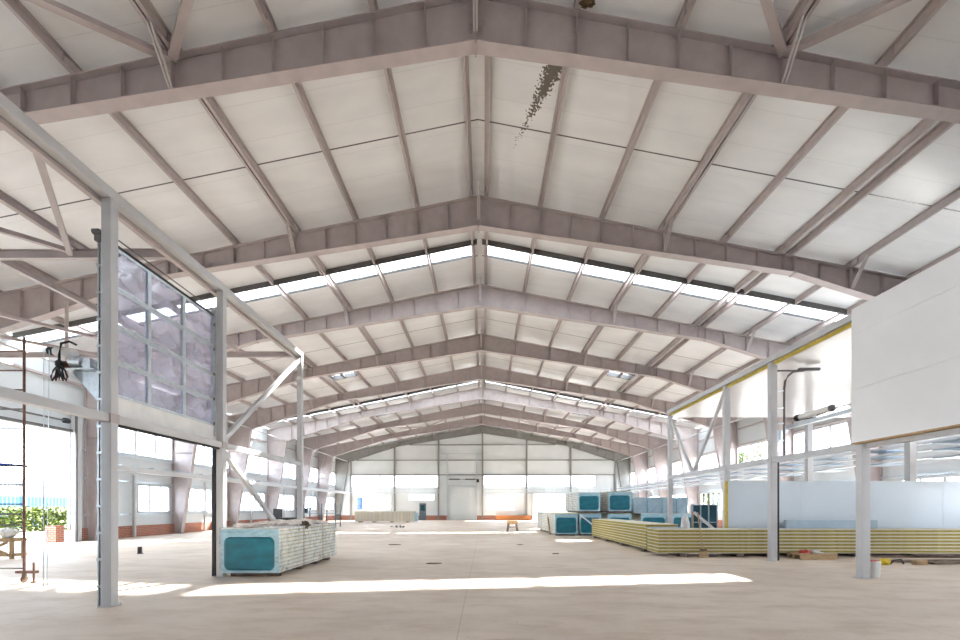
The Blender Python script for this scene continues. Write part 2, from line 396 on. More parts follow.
# ------------------------------------------------------------------ side walls
DOOR = (14.2, 20.45, 5.0)     # roller door opening in the left wall
def wbox(mb, s, y0, y1, z0, z1, x=WX, t=.12, mi=0):
    mb.box(*sorted((s * x, s * (x + t))), y0, y1, z0, z1, mi)
for s, side in ((-1, 'left'), (1, 'right')):
    w = MB(); br = MB(); bays = [(-8.7 + 6 * i, -2.7 + 6 * i) for i in range(11)]
    for (a, b) in bays:
        segs = [(a, b)]
        if s < 0 and a < DOOR[0] < b + 1: pass
        lo_w = (a + 1.0, b - 1.0) if a < 20 else (a + 1.3, b - .35)
        if a > 21: lo_w = (a + .5, b - .5)
        if s < 0 and 20 < a < 22: lo_w = (24.5, 27.0)
        hasdoor = s < 0 and a < 17 < b
        top = ztop(WX) + .1
        w_segs = []
        if hasdoor:
            # a=15.3..21.3 ; opening until DOOR[1]
            for (p, q) in ((DOOR[1], b),): wbox(w, s, p, q, .6, 5.0)
            wbox(br, s, DOOR[1] + .15, b, 0, .6, WX - .08, .2)
            wbox(w, s, a, b, 5.0, top)
            continue
        if s < 0 and b > DOOR[0] > a:
            wbox(br, s, a, DOOR[0], 0, .6, WX - .08, .2); wbox(w, s, a, DOOR[0], .6, 4.4); wbox(w, s, DOOR[0], b, 5.0, 6.0); wbox(w, s, a, b, 6.0, top)
            wbox(w, s, DOOR[0] - .4, DOOR[0], 4.4, 6.0)
            up = (a, DOOR[0] - .4)
        else:
            wbox(br, s, a, b, 0, .6, WX - .08, .2)
            wbox(w, s, a, b, .6, 1.3); wbox(w, s, a, lo_w[0], 1.3, 2.85); wbox(w, s, lo_w[1], b, 1.3, 2.85)
            wbox(w, s, a, b, 2.85, 4.4); wbox(w, s, a, b, 6.0, top)
            up = (a, b)
            n = window(0); ww = thing('window_%d' % n, (s * WX, (lo_w[0] + lo_w[1]) / 2, 1.3), kind='structure')
            fr = MB(); y0, y1 = lo_w
            for (p, q, r_, u) in ((y0, y1, 1.3, 1.37), (y0, y1, 2.78, 2.85), (y0, y0 + .07, 1.3, 2.85), (y1 - .07, y1, 1.3, 2.85)): wbox(fr, s, p, q, r_, u, WX - .02, .1)
            nm = max(2, round((y1 - y0) / .9))
            for i in range(1, nm): q = y0 + (y1 - y0) * i / nm; wbox(fr, s, q - .06, q + .06, 1.3, 2.85, WX - .05, .12)
            fr.build('frame', 'white_frame', ww)
            gl = MB(); wbox(gl, s, y0, y1, 1.3, 2.85, WX + .04, .006); gl.build('pane', 'glass', ww)
        n = window(0); ww = thing('window_%d' % n, (s * WX, (up[0] + up[1]) / 2, 4.4), kind='structure')
        fr = MB(); y0, y1 = up; 
        for (p, q, r_, u) in ((y0, y1, 4.4, 4.47), (y0, y1, 5.93, 6.0), (y0, y0 + .07, 4.4, 6.0), (y1 - .07, y1, 4.4, 6.0)): wbox(fr, s, p, q, r_, u, WX - .02, .1)
        nm = max(1, round((y1 - y0) / 1.5))
        for i in range(1, nm): q = y0 + (y1 - y0) * i / nm; wbox(fr, s, q - .065, q + .065, 4.4, 6.0, WX - .06, .13)
        fr.build('frame', 'white_frame', ww)
        gl = MB(); wbox(gl, s, y0, y1, 4.4, 6.0, WX + .04, .006); gl.build('pane', 'glass', ww)
    w.build('wall_' + side, 'side_skin', kind='structure')
    br.build('baseboard_' + side, 'brick', kind='structure')
    # girts
    for i, (z, nm_) in enumerate(((1.22, 'below the lower windows'), (2.95, 'above the lower windows'), (4.3, 'below the upper windows'), (6.1, 'above the upper windows'), (7.3, 'at mid height of the top wall panels'))):
        g = MB()
        st = DOOR[1] + .3 if (s < 0 and z < 5) else -2.7
        for a_, b_ in [(max(st, a), b) for a, b in bays if b > st]:
            g.box(*sorted((s * (WX - .13), s * (WX - .005))), a_ + .16, b_ - .16, z - .05, z + .05)
        g.build('girt', 'steel' if z > 6 else 'galv', label='horizontal steel wall girt on the %s wall, %s' % (side, nm_), cat='girt', group='girts on the side walls')
# left doorway jamb posts, header and brick pier
t = thing('door_frame', (-WX, 17, 0), 'grey steel frame around the open doorway in the left wall', 'door frame')
m_ = MB(); m_.box(-18.72, -18.5, DOOR[1] - .02, DOOR[1] + .3, 0, 6.2); m_.build('jamb', 'light_steel', t)
m_ = MB(); m_.box(-18.72, -18.5, DOOR[0] - .22, DOOR[0], 0, 6.2); m_.build('jamb', 'light_steel', t)
m_ = MB(); m_.box(-18.7, -18.55, DOOR[0], DOOR[1] - .1, 5.0, 5.12); m_.build('header', 'dark_steel', t)
m_ = MB(); m_.box(-18.5, -18.44, DOOR[1] - .06, DOOR[1] + .02, 0, 5.8); m_.build('guide_track', 'dark_steel', t)
MB().box(-19.45, -18.95, DOOR[1] - .5, DOOR[1] - .1, 0, .75).build('brick_pier', 'brick', label='low red brick pier outside beside the open left doorway', cat='brick pier')
# roller shaft above the doorway
t = thing('door_shaft', (-18.3, 17, 5.3), 'dark horizontal roller shaft mounted above the open left doorway', 'roller shaft')
MB().tube([(-18.35, 14.4, 5.42), (-18.35, 20.0, 5.42)], .04, 8).build('shaft', 'dark_steel', t)
for y in (14.6, 16.5, 19.7): MB().tube([(-18.35, y, 5.42), (-18.35, y + .2, 5.42)], .12, 10).build('drum', 'black', t)

# service runs along the side walls
for i, (z, lab) in enumerate(((4.02, 'topmost'), (3.75, 'middle'), (3.46, 'lowest'))):
    t = thing('pipe_run', (16.85, 28, z), 'long white service channel along the right wall columns, %s of three' % lab, 'service pipe', 'service channels on the right wall')
    MB().box(16.75, 17.0, 2, 56.5, z - .05, z + .03).build('channel', 'white_frame', t)
    for y in [4.3 + 3 * j for j in range(18)]:
        MB().bar((16.87, y, z - .07), (17.6 if j_even(y) else 17.2, y, z - .07), .05, .05).build('bracket', 'galv', t) if False else MB().box(16.72, 17.75, y - .45, y + .45, z - .10, z - .05).build('bracket', 'blue_grey', t)  # brackets widened and coloured blue-grey as the dark shadow under each channel
t = thing('pipe_run', (-16.9, 38, 3.3), 'pale lavender service beam along the left wall columns', 'service beam')
MB().box(-17.1, -16.85, 20.6, 56.5, 3.3, 3.56).build('channel', 'light_steel', t)
for y in [21 + 1.0 * j for j in range(35)]:
    MB().box(-17.2, -16.78, y - .04, y + .04, 3.56, 3.61).build('bracket', 'blue_grey', t)
for y in (24.0, 30.1, 36.1, 42.1):
    MB().box(-18.62, -18.5, y - .1, y + .02, 0, 3.3).build('post', 'light_steel', t)
for (x0, x1, w) in ((-16.7, -5.3, 'left of the far sectional door'), (.2, 16.6, 'right of the far sectional door')):
    t = thing('pipe_run', ((x0 + x1) / 2, 56.8, 3.6), 'double galvanised service run across the far wall, %s' % w, 'service pipe')
    for z in (3.5, 3.8): MB().box(x0, x1, 56.75, 56.9, z, z + .08).build('channel', 'galv', t)
    x = x0 + .6
    while x < x1:
        MB().box(x, x + .06, 56.7, 56.95, 3.4, 4.0).build('hanger', 'galv', t); x += 1.4

# ------------------------------------------------------------------ far gable wall
GY = 57.4
w = MB(); top = RZ + .1
def gb(x0, x1, z0, z1, mb=w, y=GY, t=.12, mi=0): mb.box(x0, x1, y, y + t, z0, z1, mi)
gb(-WX, WX, 5.7, 8.3)
w.prism([(-WX, 8.3), (WX, 8.3), (WX, RZ - ST * WX), (0, RZ), (-WX, RZ - ST * WX)], GY, GY + .12)
for a, b in ((-WX, -16.8), (-5.6, -4.4), (-.8, 0.1), (14.4, WX)): gb(a, b, .6, 5.7)
gb(-4.4, -.8, 4.2, 5.7)
LW = [(-16.2, -11.7, 1.3, 3.2), (-9.5, -6.1, 2.5, 3.3), (.4, 4.2, 1.2, 3.2), (6.5, 11.4, .9, 3.4)]
# left part
cur = -16.8
for (a, b, z0, z1) in LW[:2]:
    gb(cur, a, .6, 4.2); gb(a, b, .6, z0); gb(a, b, z1, 4.2); cur = b
gb(cur, -5.6, .6, 4.2)
cur = .1
for (a, b, z0, z1) in LW[2:]:
    gb(cur, a, .6, 4.2)
    if z0 > .9: gb(a, b, .6, z0)
    gb(a, b, z1, 4.2); cur = b
gb(cur, 14.4, .6, 4.2)
# cut-out for the personnel door is covered by the door itself set in front
w.build('wall_far', 'gable_skin', kind='structure')
br = MB()
for a, b in ((-WX, -8.05), (-7.2, -4.4), (-.8, 6.4), (11.5, WX)): gb(a, b, 0, .6, br, GY - .06, .18)
br.build('baseboard_far', 'brick', kind='structure')
def gwin(x0, x1, z0, z1, nm):
    n = window(0); ww = thing('window_%d' % n, ((x0 + x1) / 2, GY, z0), kind='structure')
    fr = MB()
    for (a, b, c_, d) in ((x0, x1, z0, z0 + .07), (x0, x1, z1 - .07, z1), (x0, x0 + .07, z0, z1), (x1 - .07, x1, z0, z1)): gb(a, b, c_, d, fr, GY - .03, .1)
    for i in range(1, nm): q = x0 + (x1 - x0) * i / nm; gb(q - .035, q + .035, z0, z1, fr, GY - .02, .08)
    fr.build('frame', 'white_frame', ww); gl = MB(); gb(x0, x1, z0, z1, gl, GY + .04, .006); gl.build('pane', 'glass', ww)
for a in (-16.8, -11.2): gwin(a, a + 5.6, 4.2, 5.7, 3)
for a, b in ((.1, 5.65), (5.65, 11.2), (11.2, 14.4)): gwin(a, b, 4.2, 5.7, 3)
for i, (a, b, z0, z1) in enumerate(LW): gwin(a, b, z0, z1, (5, 3, 3, 1)[i])
# gable posts and girts
for x, lab in ((-16.8, 'leftmost'), (-11.2, 'second from the left'), (-5.6, 'just left of the far sectional door'), (0, 'under the roof ridge'), (5.6, 'first right of the ridge post'), (11.2, 'second right of the ridge post'), (16.9, 'rightmost')):
    zt = zbot(x) - .03
    m_ = MB(); m_.box(x - .1, x + .1, GY - .28, GY - .26, 0, zt); m_.box(x - .1, x + .1, GY - .05, GY - .03, 0, zt); m_.box(x - .01, x + .01, GY - .26, GY - .05, 0, zt)
    m_.build('gable_post', 'steel_gable', label='slim dark steel post of the far gable wall, %s' % lab, cat='post', group='posts of the far gable wall')
for z, lab, xe in ((9.6, 'highest of three', 9.3), (7.65, 'middle of three', 16.1), (5.78, 'just above the window band', 16.8)):
    MB().box(-xe, xe, GY - .12, GY - .005, z - .06, z + .06).build('girt', 'steel_gable', label='dark horizontal girt across the far gable wall, %s' % lab, cat='girt', group='girts of the far gable wall')
# sectional door and its tracks
d = thing('door_1', (-2.6, GY, 0), kind='structure')
for i in range(7): MB().box(-4.42, -.78, GY - .05, GY, .6 * i, .6 * i + .6).build('door_panel', 'door_grey', d)
t = thing('door_track', (-2.6, GY - .2, 0), 'tall rectangular galvanised track frame rising above the far sectional door', 'door track')
for x in (-4.5, -.75): MB().box(x - .05, x + .05, GY - .2, GY - .1, 0, 8.5).build('track', 'galv', t)
MB().box(-5.3, .0, GY - .2, GY - .12, 8.42, 8.5).build('crossbar', 'galv', t)
MB().box(-4.5, -.7, GY - .35, GY - .2, 4.25, 4.45).build('header', 'galv', t)
MB().tube([(-4.4, GY - .3, 5.2), (-.6, GY - .3, 5.2)], .03, 8).build('shaft', 'dark_steel', t)
for a in (-4.2, -2.2): MB().tube([(a, GY - .3, 5.2), (a + 1.3, GY - .3, 5.2)], .09, 10).build('spring', 'dark_steel', t)
MB().box(-.75, -.45, GY - .4, GY - .2, 4.8, 5.2).build('motor', 'black', t)
d = thing('door_2', (-7.62, GY, 0), kind='structure')
MB().box(-8.05, -7.2, GY - .09, GY - .02, 0, 2.15).build('leaf', 'entry_grey', d)
m_ = MB(); m_.box(-7.9, -7.35, GY - .1, GY - .085, 1.2, 1.95); m_.build('glazing', 'dark_teal', d)
MB().tube([(-7.3, GY - .12, 1.0), (-7.42, GY - .12, 1.0)], .015, 6).build('handle', 'galv', d)
# window opening with thin steel frame, right of the ridge
t = thing('door_frame', (8.95, GY, 0), 'pale steel gate frame with a wide header on the right half of the far wall', 'gate frame')
for x in (6.35, 11.5): MB().box(x - .08, x + .08, GY - .25, GY - .1, 0, 3.4).build('post', 'light_steel', t)
MB().box(5.9, 12.0, GY - .3, GY - .1, 3.4, 3.62).build('header', 'galv', t)
MB().box(6.5, 11.4, GY - .03, GY + .02, 0, .9).build('door_3', 'side_skin', kind='structure')
for i in range(1): MB().box(1.7, 6.0, GY - .9, GY - .4, .0, .62).build('timber_stack', 'orange', label='low stack of orange timber boards lying below the far wall window', cat='timber')

# ------------------------------------------------------------------ left inner row: columns, chord, lintel, bracing
LX = -5.75
AB = [7.07, 10.1, 14.45]
for y, lab in zip(AB, ('nearest and tallest in view, at the left of the hall', 'right of the raised glazed door', 'behind the wrapped bundle on the left')):
    t = thing('column', (LX, y, 0), 'light grey square steel column, ' + lab, 'column', 'columns of the left inner row')
    MB().box(LX - .075, LX + .08, y - .075, y + .075, .015, 6.42).build('shaft', 'light_steel', t, bevel=.008)
    m_ = MB().box(LX - .11, LX + .11, y - .11, y + .11, 0, .015)
    for a in (-.095, .095):
        for b in (-.095, .095): m_.tube([(LX + a, y + b, .01), (LX + a, y + b, .04)], .009, 6)
    m_.build('base_plate', 'light_steel', t)
    if y < 12: MB().box(LX - .085, LX + .09, y - .085, y + .085, 2.89, 3.04).build('splice_sleeve', 'steel', t)
m_ = MB().box(LX - .08, LX + .08, 2.0, 14.53, 6.42, 6.58)
m_.build('top_beam', 'light_steel', label='light grey tube beam along the column tops on the left', cat='beam', bevel=.008)
MB().box(LX - .19, LX - .1, 2.0, 14.53, 6.36, 6.48).build('top_channel', 'steel', label='dark thin channel fixed under the outer side of the left top beam', cat='channel')
for a, b, lab in ((2.0, 6.98, 'running out of the left edge of the view'), (7.17, 10.0, 'under the raised glazed door'), (10.2, 14.36, 'between the braced columns on the left')):
    m_ = MB(); m_.box(LX - .075, LX + .07, a, b, 2.9, 3.03); m_.build('lintel_beam', 'light_steel', label='light grey mid-height beam %s' % lab, cat='beam', bevel=.006)
MB().box(LX - .05, LX + .03, 7.17, 9.98, 2.86, 2.9).build('rubber_seal', 'black', label='black rubber seal under the beam of the raised glazed door', cat='seal')
MB().box(LX - .16, LX - .087, 10.01, 10.06, .02, 3.0).build('rubber_seal', 'black', label='black vertical seal on the column right of the left door opening', cat='seal')
for p, q, lab in (((LX, 14.36, 6.3), (LX, 10.2, 3.12), 'upper diagonal of the braced left bay, rising to the right'), ((LX, 10.2, 2.82), (LX, 14.3, .1), 'lower diagonal of the braced left bay, falling behind the bundle')):
    MB().bar(p, q, .1, .1).build('brace', 'light_steel', label='light grey tube brace, ' + lab, cat='brace')
# grid of beams over the left annex
def ib(p, q, h=.16, w=.09):
    m_ = MB(); p, q = Vector(p), Vector(q)
    m_.bar(p, q, .012, h); m_.bar(p + Vector((0, 0, h / 2)), q + Vector((0, 0, h / 2)), w, .014); m_.bar(p - Vector((0, 0, h / 2)), q - Vector((0, 0, h / 2)), w, .014); return m_
ib((-17.9, 8.72, 6.5), (LX - .1, 8.72, 6.5)).build('cross_beam', 'steel', label='brown-grey cross beam at the top left, reaching the top beam above the glazed door', cat='beam')
ib((-17.4, 14.45, 6.5), (LX - .1, 14.45, 6.5)).build('cross_beam', 'steel', label='brown-grey cross beam ending at the third left column top', cat='beam')
for x, lab in ((-7.75, 'nearer the hall'), (-9.75, 'farther out to the left')):
    ib((x, 2.5, 6.66), (x, 14.4, 6.66), .14).build('grid_beam', 'steel', label='dark lengthwise beam over the left annex, ' + lab, cat='beam')
for p, q, lab in (((LX - .2, 6.1, 6.45), (-7.8, 8.6, 6.45), 'from the top beam to the first cross beam'), ((-11.6, 4.7, 6.5), (-7.8, 8.6, 6.5), 'coming in from the left edge'), ((-16, 10.0, 6.4), (-11.9, 14.3, 6.4), 'low and long behind the door motor'), ((-14.0, 8.8, 6.45), (-9.8, 14.3, 6.45), 'crossing towards the third column beam')):
    MB().bar(p, q, .08, .08).build('brace', 'steel', label='brown-grey brace of the left annex grid, ' + lab, cat='brace')
MB().tube([(-13.1, 14.2, 5.6), (-13.1, 14.2, 8.2)], .05, 6).build('hanger', 'steel', label='short upright hanger rod above the door motor on the left', cat='hanger')

# raised glazed sectional door in the left row
DX = LX - .13
t = thing('glazed_door', (DX, 8.6, 2.98), 'raised sectional door with film-covered glazing between the two nearest left columns', 'door')
ys = [7.2, 8.06, 9.0, 10.0]; zs = [5.83, 5.15, 4.53, 3.95, 3.38]
for i in range(4):
    z1, z0 = zs[i], zs[i + 1]
    pn = MB()
    pn.box(DX - .03, DX + .03, 7.17, 10.0, z0, z0 + .045); pn.box(DX - .03, DX + .03, 7.17, 10.0, z1 - .045, z1 - .008)
    for y in ys: pn.box(DX - .03, DX + .03, y - .04, y + .04, z0 + .045, z1 - .045)
    p_ = pn.build('door_section', 'galv', t)
    for j in range(3): MB().box(DX - .01, DX + .01, ys[j] + .04, ys[j + 1] - .04, z0 + .045, z1 - .045).build('pane', 'doorfilm', p_)
MB().box(DX - .03, DX + .03, 7.17, 10.0, 3.035, 3.375).build('bottom_section', 'white_plastic', t)
MB().box(DX - .035, DX + .035, 7.17, 10.0, 5.83, 5.87).build('top_seal', 'black', t)
t = thing('door_track', (LX - .2, 7.1, 0), 'perforated galvanised vertical door track behind the nearest left column', 'door track')
m_ = MB(); m_.box(LX - .16, LX - .14, 7.03, 7.09, 0, 5.74); m_.box(LX - .11, LX - .09, 7.03, 7.09, 0, 5.74); m_.box(LX - .14, LX - .11, 7.08, 7.09, 0, 5.74); m_.build('track', 'galv', t)
for j in range(13): MB().box(LX - .165, LX - .085, 7.015, 7.03, .3 + .42 * j, .34 + .42 * j).build('bracket', 'galv', t)
m_ = MB().box(LX - .18, LX - .085, 6.99, 7.06, 5.74, 5.84); m_.tube([(LX - .2, 7.0, 5.88), (LX - .1, 7.0, 5.88)], .045, 10); m_.build('pulley', 'dark_steel', t)
t = thing('door_track', (LX - .2, 10.0, 0), 'galvanised vertical door track beside the second left column', 'door track')
MB().box(DX - .03, DX + .05, 9.98, 10.03, 3.15, 6.0).build('track', 'galv', t)
for j in range(5): MB().box(DX - .04, DX + .06, 9.965, 9.98, 3.4 + .55 * j, 3.46 + .55 * j).build('roller', 'dark_steel', t)
MB().tube([(DX, 7.2, 5.98), (DX, 10.0, 5.98)], .012, 6).build('door_cable', 'dark_steel', label='thin cable stretched above the raised glazed door', cat='cable')
# motor bracket, motor, cable bundle, chain
t = thing('door_motor', (-6.4, 7.1, 3.7), 'door motor with black flex on a triangular galvanised bracket left of the nearest column', 'motor')
MB().prism([(-6.38, 3.72), (-5.93, 3.72), (-5.93, 3.2)], 7.10, 7.112).build('bracket', 'galv', t)
m_ = MB().box(-6.4, -5.93, 6.98, 7.22, 3.72, 3.74); m_.build('shelf', 'galv', t)
m_ = MB(); m_.tube([(-6.36, 7.08, 3.86), (-6.18, 7.08, 3.86)], .09, 14); m_.tube([(-6.2, 7.08, 3.82), (-5.95, 7.08, 3.82)], .05, 10); m_.box(-6.12, -6.0, 7.0, 7.16, 3.74, 3.9); m_.build('gearbox', 'galv', t, smooth=False)
m_ = MB(); m_.tube([(-6.62, 7.08, 4.03), (-6.3, 7.08, 3.99)], .07, 14); m_.build('motor_housing', 'white_plastic', t)
MB().tube([(-6.72, 7.08, 4.04), (-6.61, 7.08, 4.03)], .065, 12).build('end_cap', 'black', t)
MB().box(-6.5, -6.36, 7.02, 7.1, 3.74, 3.86).build('control_box', 'rust', t)
cb = MB(); cb.tube([(-6.2, 6.98, 4.1), (-6.3, 6.97, 4.15), (-6.43, 6.97, 4.12), (-6.46, 6.97, 3.95), (-6.46, 6.97, 3.82)], .018, 6)
cb.blob((-6.46, 6.97, 3.8), (.06, .05, .06), 3, 6)
for a in (-.13, -.06, 0, .07, .13):
    cb.tube([(-6.46, 6.97, 3.8), (-6.46 + a * .7, 6.97, 3.7), (-6.46 + a, 6.97, 3.6), (-6.46 + a * .85, 6.97, 3.54), (-6.46 + a * .5, 6.97, 3.6), (-6.46, 6.96, 3.72)], .013, 6)
cb.build('cable_bundle', 'black', t)
m_ = MB(); m_.tube([(-6.73, 7.0, 4.02), (-6.74, 7.0, .32), (-6.71, 7.0, .26), (-6.68, 7.0, .32), (-6.665, 7.02, 4.04)], .006, 5)
m_.build('hand_chain', 'galv', label='thin hand chain loop hanging from the door motor on the left', cat='chain')

# ------------------------------------------------------------------ right inner row
RX = 8.62
RB = [(10.03, 'beside the white bucket on the right'), (13.25, 'second from the right, beside the door track'), (15.75, 'at the yellow-edged end of the white partition'), (20.5, 'farthest of the right row, thin')]
for y, lab in RB:
    t = thing('column', (RX, y, 0), 'light grey square steel column, ' + lab, 'column', 'columns of the right inner row')
    zt = 2.95 if y < 11 else 5.8
    X0 = RX - .06 if y < 11 else RX
    MB().box(X0 - .09, X0 + .09, y - .09, y + .09, .015, zt).build('shaft', 'light_steel', t, bevel=.008)
    MB().box(X0 - .12, X0 + .12, y - .12, y + .12, 0, .015).build('base_plate', 'light_steel', t)
MB().box(RX - .09, RX + .07, 10.2, 20.6, 5.82, 5.98).build('top_beam', 'light_steel', label='light grey beam along the column tops on the right, above the yellow panel edge', cat='beam')
for a, b, lab in ((3, 13.15, 'below the big white panels on the right'), (13.35, 15.65, 'between the second and third right columns'), (15.85, 20.4, 'carrying the foot of the V-shaped bracing')):
    MB().box(RX - .07, RX + .07, a, b, 2.87, 3.02).build('lintel_beam', 'light_steel', label='light grey mid-height beam on the right, ' + lab, cat='beam')
for p, q, lab in (((RX, 15.85, 5.6), (RX, 18.15, 3.05), 'nearer leg of the V in the right row'), ((RX, 20.4, 5.6), (RX, 18.35, 3.05), 'farther leg of the V in the right row')):
    MB().bar(p, q, .1, .1).build('brace', 'light_steel', label='grey diagonal tube, ' + lab, cat='brace')
MB().box(RX + .092, RX + .15, 13.17, 13.23, .02, 2.93).build('rubber_seal', 'black', label='black vertical seal on the second column of the right row', cat='seal')
# annex ceiling, glossy panels with yellow core edge
t = thing('annex_ceiling', (13.6, 14, 5.7), 'glossy white flat ceiling of the right annex with a yellow core edge', 'ceiling panels')
m_ = MB(); m_.box(RX + .0, 18.7, 3.0, 20.7, 5.70, 5.82); M['gloss'] = simple('glossy_liner_sheet', (.62, .62, .62), .22, var=.03, scale=.5, stretch=(1, 10, 1), bump=.08)
m_.build('liner_sheet', 'gloss', t)
MB().box(RX - .02, RX, 3.0, 20.7, 5.71, 5.81).build('core_edge', 'yellow_edge', t)
# big white cladding panels toward the camera
for z0, z1, lab in ((3.0, 4.17, 'bottom course'), (4.175, 5.4, 'middle course'), (5.405, 5.98, 'narrow top course')):
    MB().box(RX - .24, RX - .12, 3.0, 10.12, z0, z1).build('cladding_panel', 'skin', label='large white cladding panel at the right edge, %s' % lab, cat='wall panel', group='white cladding panels on the right')
MB().box(RX - .245, RX - .1, 3.0, 10.1, 2.965, 3.0).build('edge_trim', 'wood', label='thin brown trim along the bottom of the big white cladding', cat='trim strip')
# partition of white panels, facing the hall
t = thing('panel_partition', (13.5, 16.1, 0), 'chest-high white panel partition behind the long yellow-edged stack', 'partition')
xs = [8.52, 11.0, 13.4, 15.8, 18.3]
for i in range(4): MB().box(xs[i], xs[i + 1] - .006, 15.45, 15.57, 0, 2.47).build('panel', 'partition', t)
MB().box(8.46, 8.52, 15.45, 15.57, 0, 2.47).build('core_edge', 'yellow_edge', t)
# door track with curve, shaft, motor, bracket on the right
t = thing('door_track', (RX + .3, 13.2, 0), 'curved galvanised door track beside the second right column', 'door track')
m_ = MB(); m_.tube([(8.93, 13.2, 2.9), (8.93, 13.2, 5.0), (8.96, 13.2, 5.25), (9.06, 13.2, 5.42), (9.2, 13.2, 5.52), (9.5, 13.2, 5.55)], .03, 8); m_.build('track', 'dark_steel', t)
MB().box(9.35, 9.95, 13.15, 13.25, 5.55, 5.63).build('rail', 'dark_steel', t)
MB().box(8.7, 9.4, 13.18, 13.22, 5.53, 5.57).build('stay', 'dark_steel', t)
for z in (4.0, 4.45, 4.95, 3.5): MB().box(8.71, 8.95, 13.18, 13.23, z, z + .035).build('bracket', 'galv', t)
t = thing('door_motor', (9.0, 12.2, 3.9), 'long tubular door motor and shaft on a galvanised shelf, right annex', 'motor')
MB().tube([(9.0, 10.1, 4.06), (9.0, 13.1, 4.06)], .016, 8).build('shaft', 'galv', t)
MB().tube([(8.98, 11.5, 4.08), (8.98, 12.6, 4.08)], .075, 14).build('motor_housing', 'white_plastic', t)
MB().tube([(8.98, 11.44, 4.08), (8.98, 11.5, 4.08)], .085, 14).build('end_cap', 'dark_steel', t)
MB().tube([(8.98, 12.6, 4.08), (8.98, 12.75, 4.08)], .09, 14).build('gearbox', 'black', t)
MB().tube([(8.92, 11.6, 4.0), (8.9, 12.0, 3.95), (8.9, 12.5, 3.98), (8.92, 12.7, 4.03)], .012, 6).build('flex', 'black', t)
MB().box(8.92, 9.06, 10.1, 13.15, 3.84, 3.93).build('shelf', 'galv', t)
MB().box(8.94, 9.04, 10.5, 10.75, 3.93, 4.12).build('bearing', 'blue_grey', t)
MB().prism([(8.72, 3.84), (9.15, 3.84), (8.72, 3.35)], 13.3, 13.31).build('bracket', 'galv', t)

# ------------------------------------------------------------------ sandwich panels: loose stacks
def panel_part(mb, x0, x1, y0, y1, z0, z1):
    e = .02; h = (z1 - z0); lip = h * .25
    mb.box(x0, x1, y0, y1, z0 + .002, z0 + lip, 0); mb.box(x0, x1, y0, y1, z1 - lip, z1 - .002, 0)
def loose_panel(x0, x1, y0, y1, z0, z1, lab, grp):
    t = thing('sandwich_panel', ((x0 + x1) / 2, (y0 + y1) / 2, z0), lab, 'sandwich panel', grp)
    h = z1 - z0; lip = h * .18; j = random.uniform(-.015, .015)
    x0 += j; x1 += j; y0 += j * .6; y1 += j * .6
    MB().box(x0, x1, y0, y1, z0 + .001, z0 + lip).build('bottom_skin', 'cream', t)
    MB().box(x0 - .004, x1 - .004, y0 + .02, y1 - .02, z0 + lip * .8, z1 - lip * .8).build('core', 'core', t)
    MB().box(x0, x1, y0, y1, z1 - lip, z1 - .001).build('top_skin', 'cream', t)
M['wrapskin'] = simple('white_wrapped_panel_edge', (.86, .85, .80), .5, var=.08, scale=4)
M['cream'] = simple('cream_panel_edge', (.62, .58, .46), .6, var=.06, scale=6)
def height_word(i, n): return 'topmost' if i == n - 1 else 'lowest' if i == 0 else '%s from the bottom' % ORD[i]
n = 7; h = .107
for i in range(n):
    loose_panel(5.72, 17.6, 14.3, 15.35, .12 + h * i, .12 + h * (i + 1), 'yellow-core sandwich panel in the long stack across the right side, %s' % height_word(i, n), 'panels of the long stack on the right')
n = 8; h = .108
for i in range(n):
    loose_panel(5.85, 6.95, 15.75, 23.7, .12 + h * i, .12 + h * (i + 1), 'yellow-core sandwich panel in the lengthwise stack behind the long one, %s' % height_word(i, n), 'panels of the lengthwise stack')
def sk(x0, x1, y0, y1, lab):
    MB().box(x0, x1, y0, y1, 0, .12).build('timber_skid', 'dark_wood', label=lab, cat='timber block', group='skids under the panel stacks')
for x, lab in ((6.4, 'nearest the stack corner'), (8.2, 'under the second column'), (10.2, 'behind the small pallet'), (12.0, 'right of the small pallet'), (14.2, 'behind the dark planks'), (16.4, 'farthest right')):
    sk(x, x + .2, 14.32, 15.3, 'dark timber skid under the long yellow-core stack, ' + lab)
for y, lab in ((16.1, 'near end'), (18.6, 'middle near'), (20.9, 'middle far'), (23.3, 'far end')):
    sk(5.87, 6.9, y, y + .2, 'dark timber skid under the lengthwise stack, ' + lab)
MB().box(10.2, 13.2, 15.0, 15.12, .875, 1.15).build('grey_sheet', 'blue_grey', label='blue-grey sheet standing on edge along the back of the long stack', cat='sheet')
MB().box(5.75, 6.9, 15.0, 15.3, .872, .9).build('grey_strip', 'blue_grey', label='grey metal strip lying on the left end of the long stack', cat='strip')

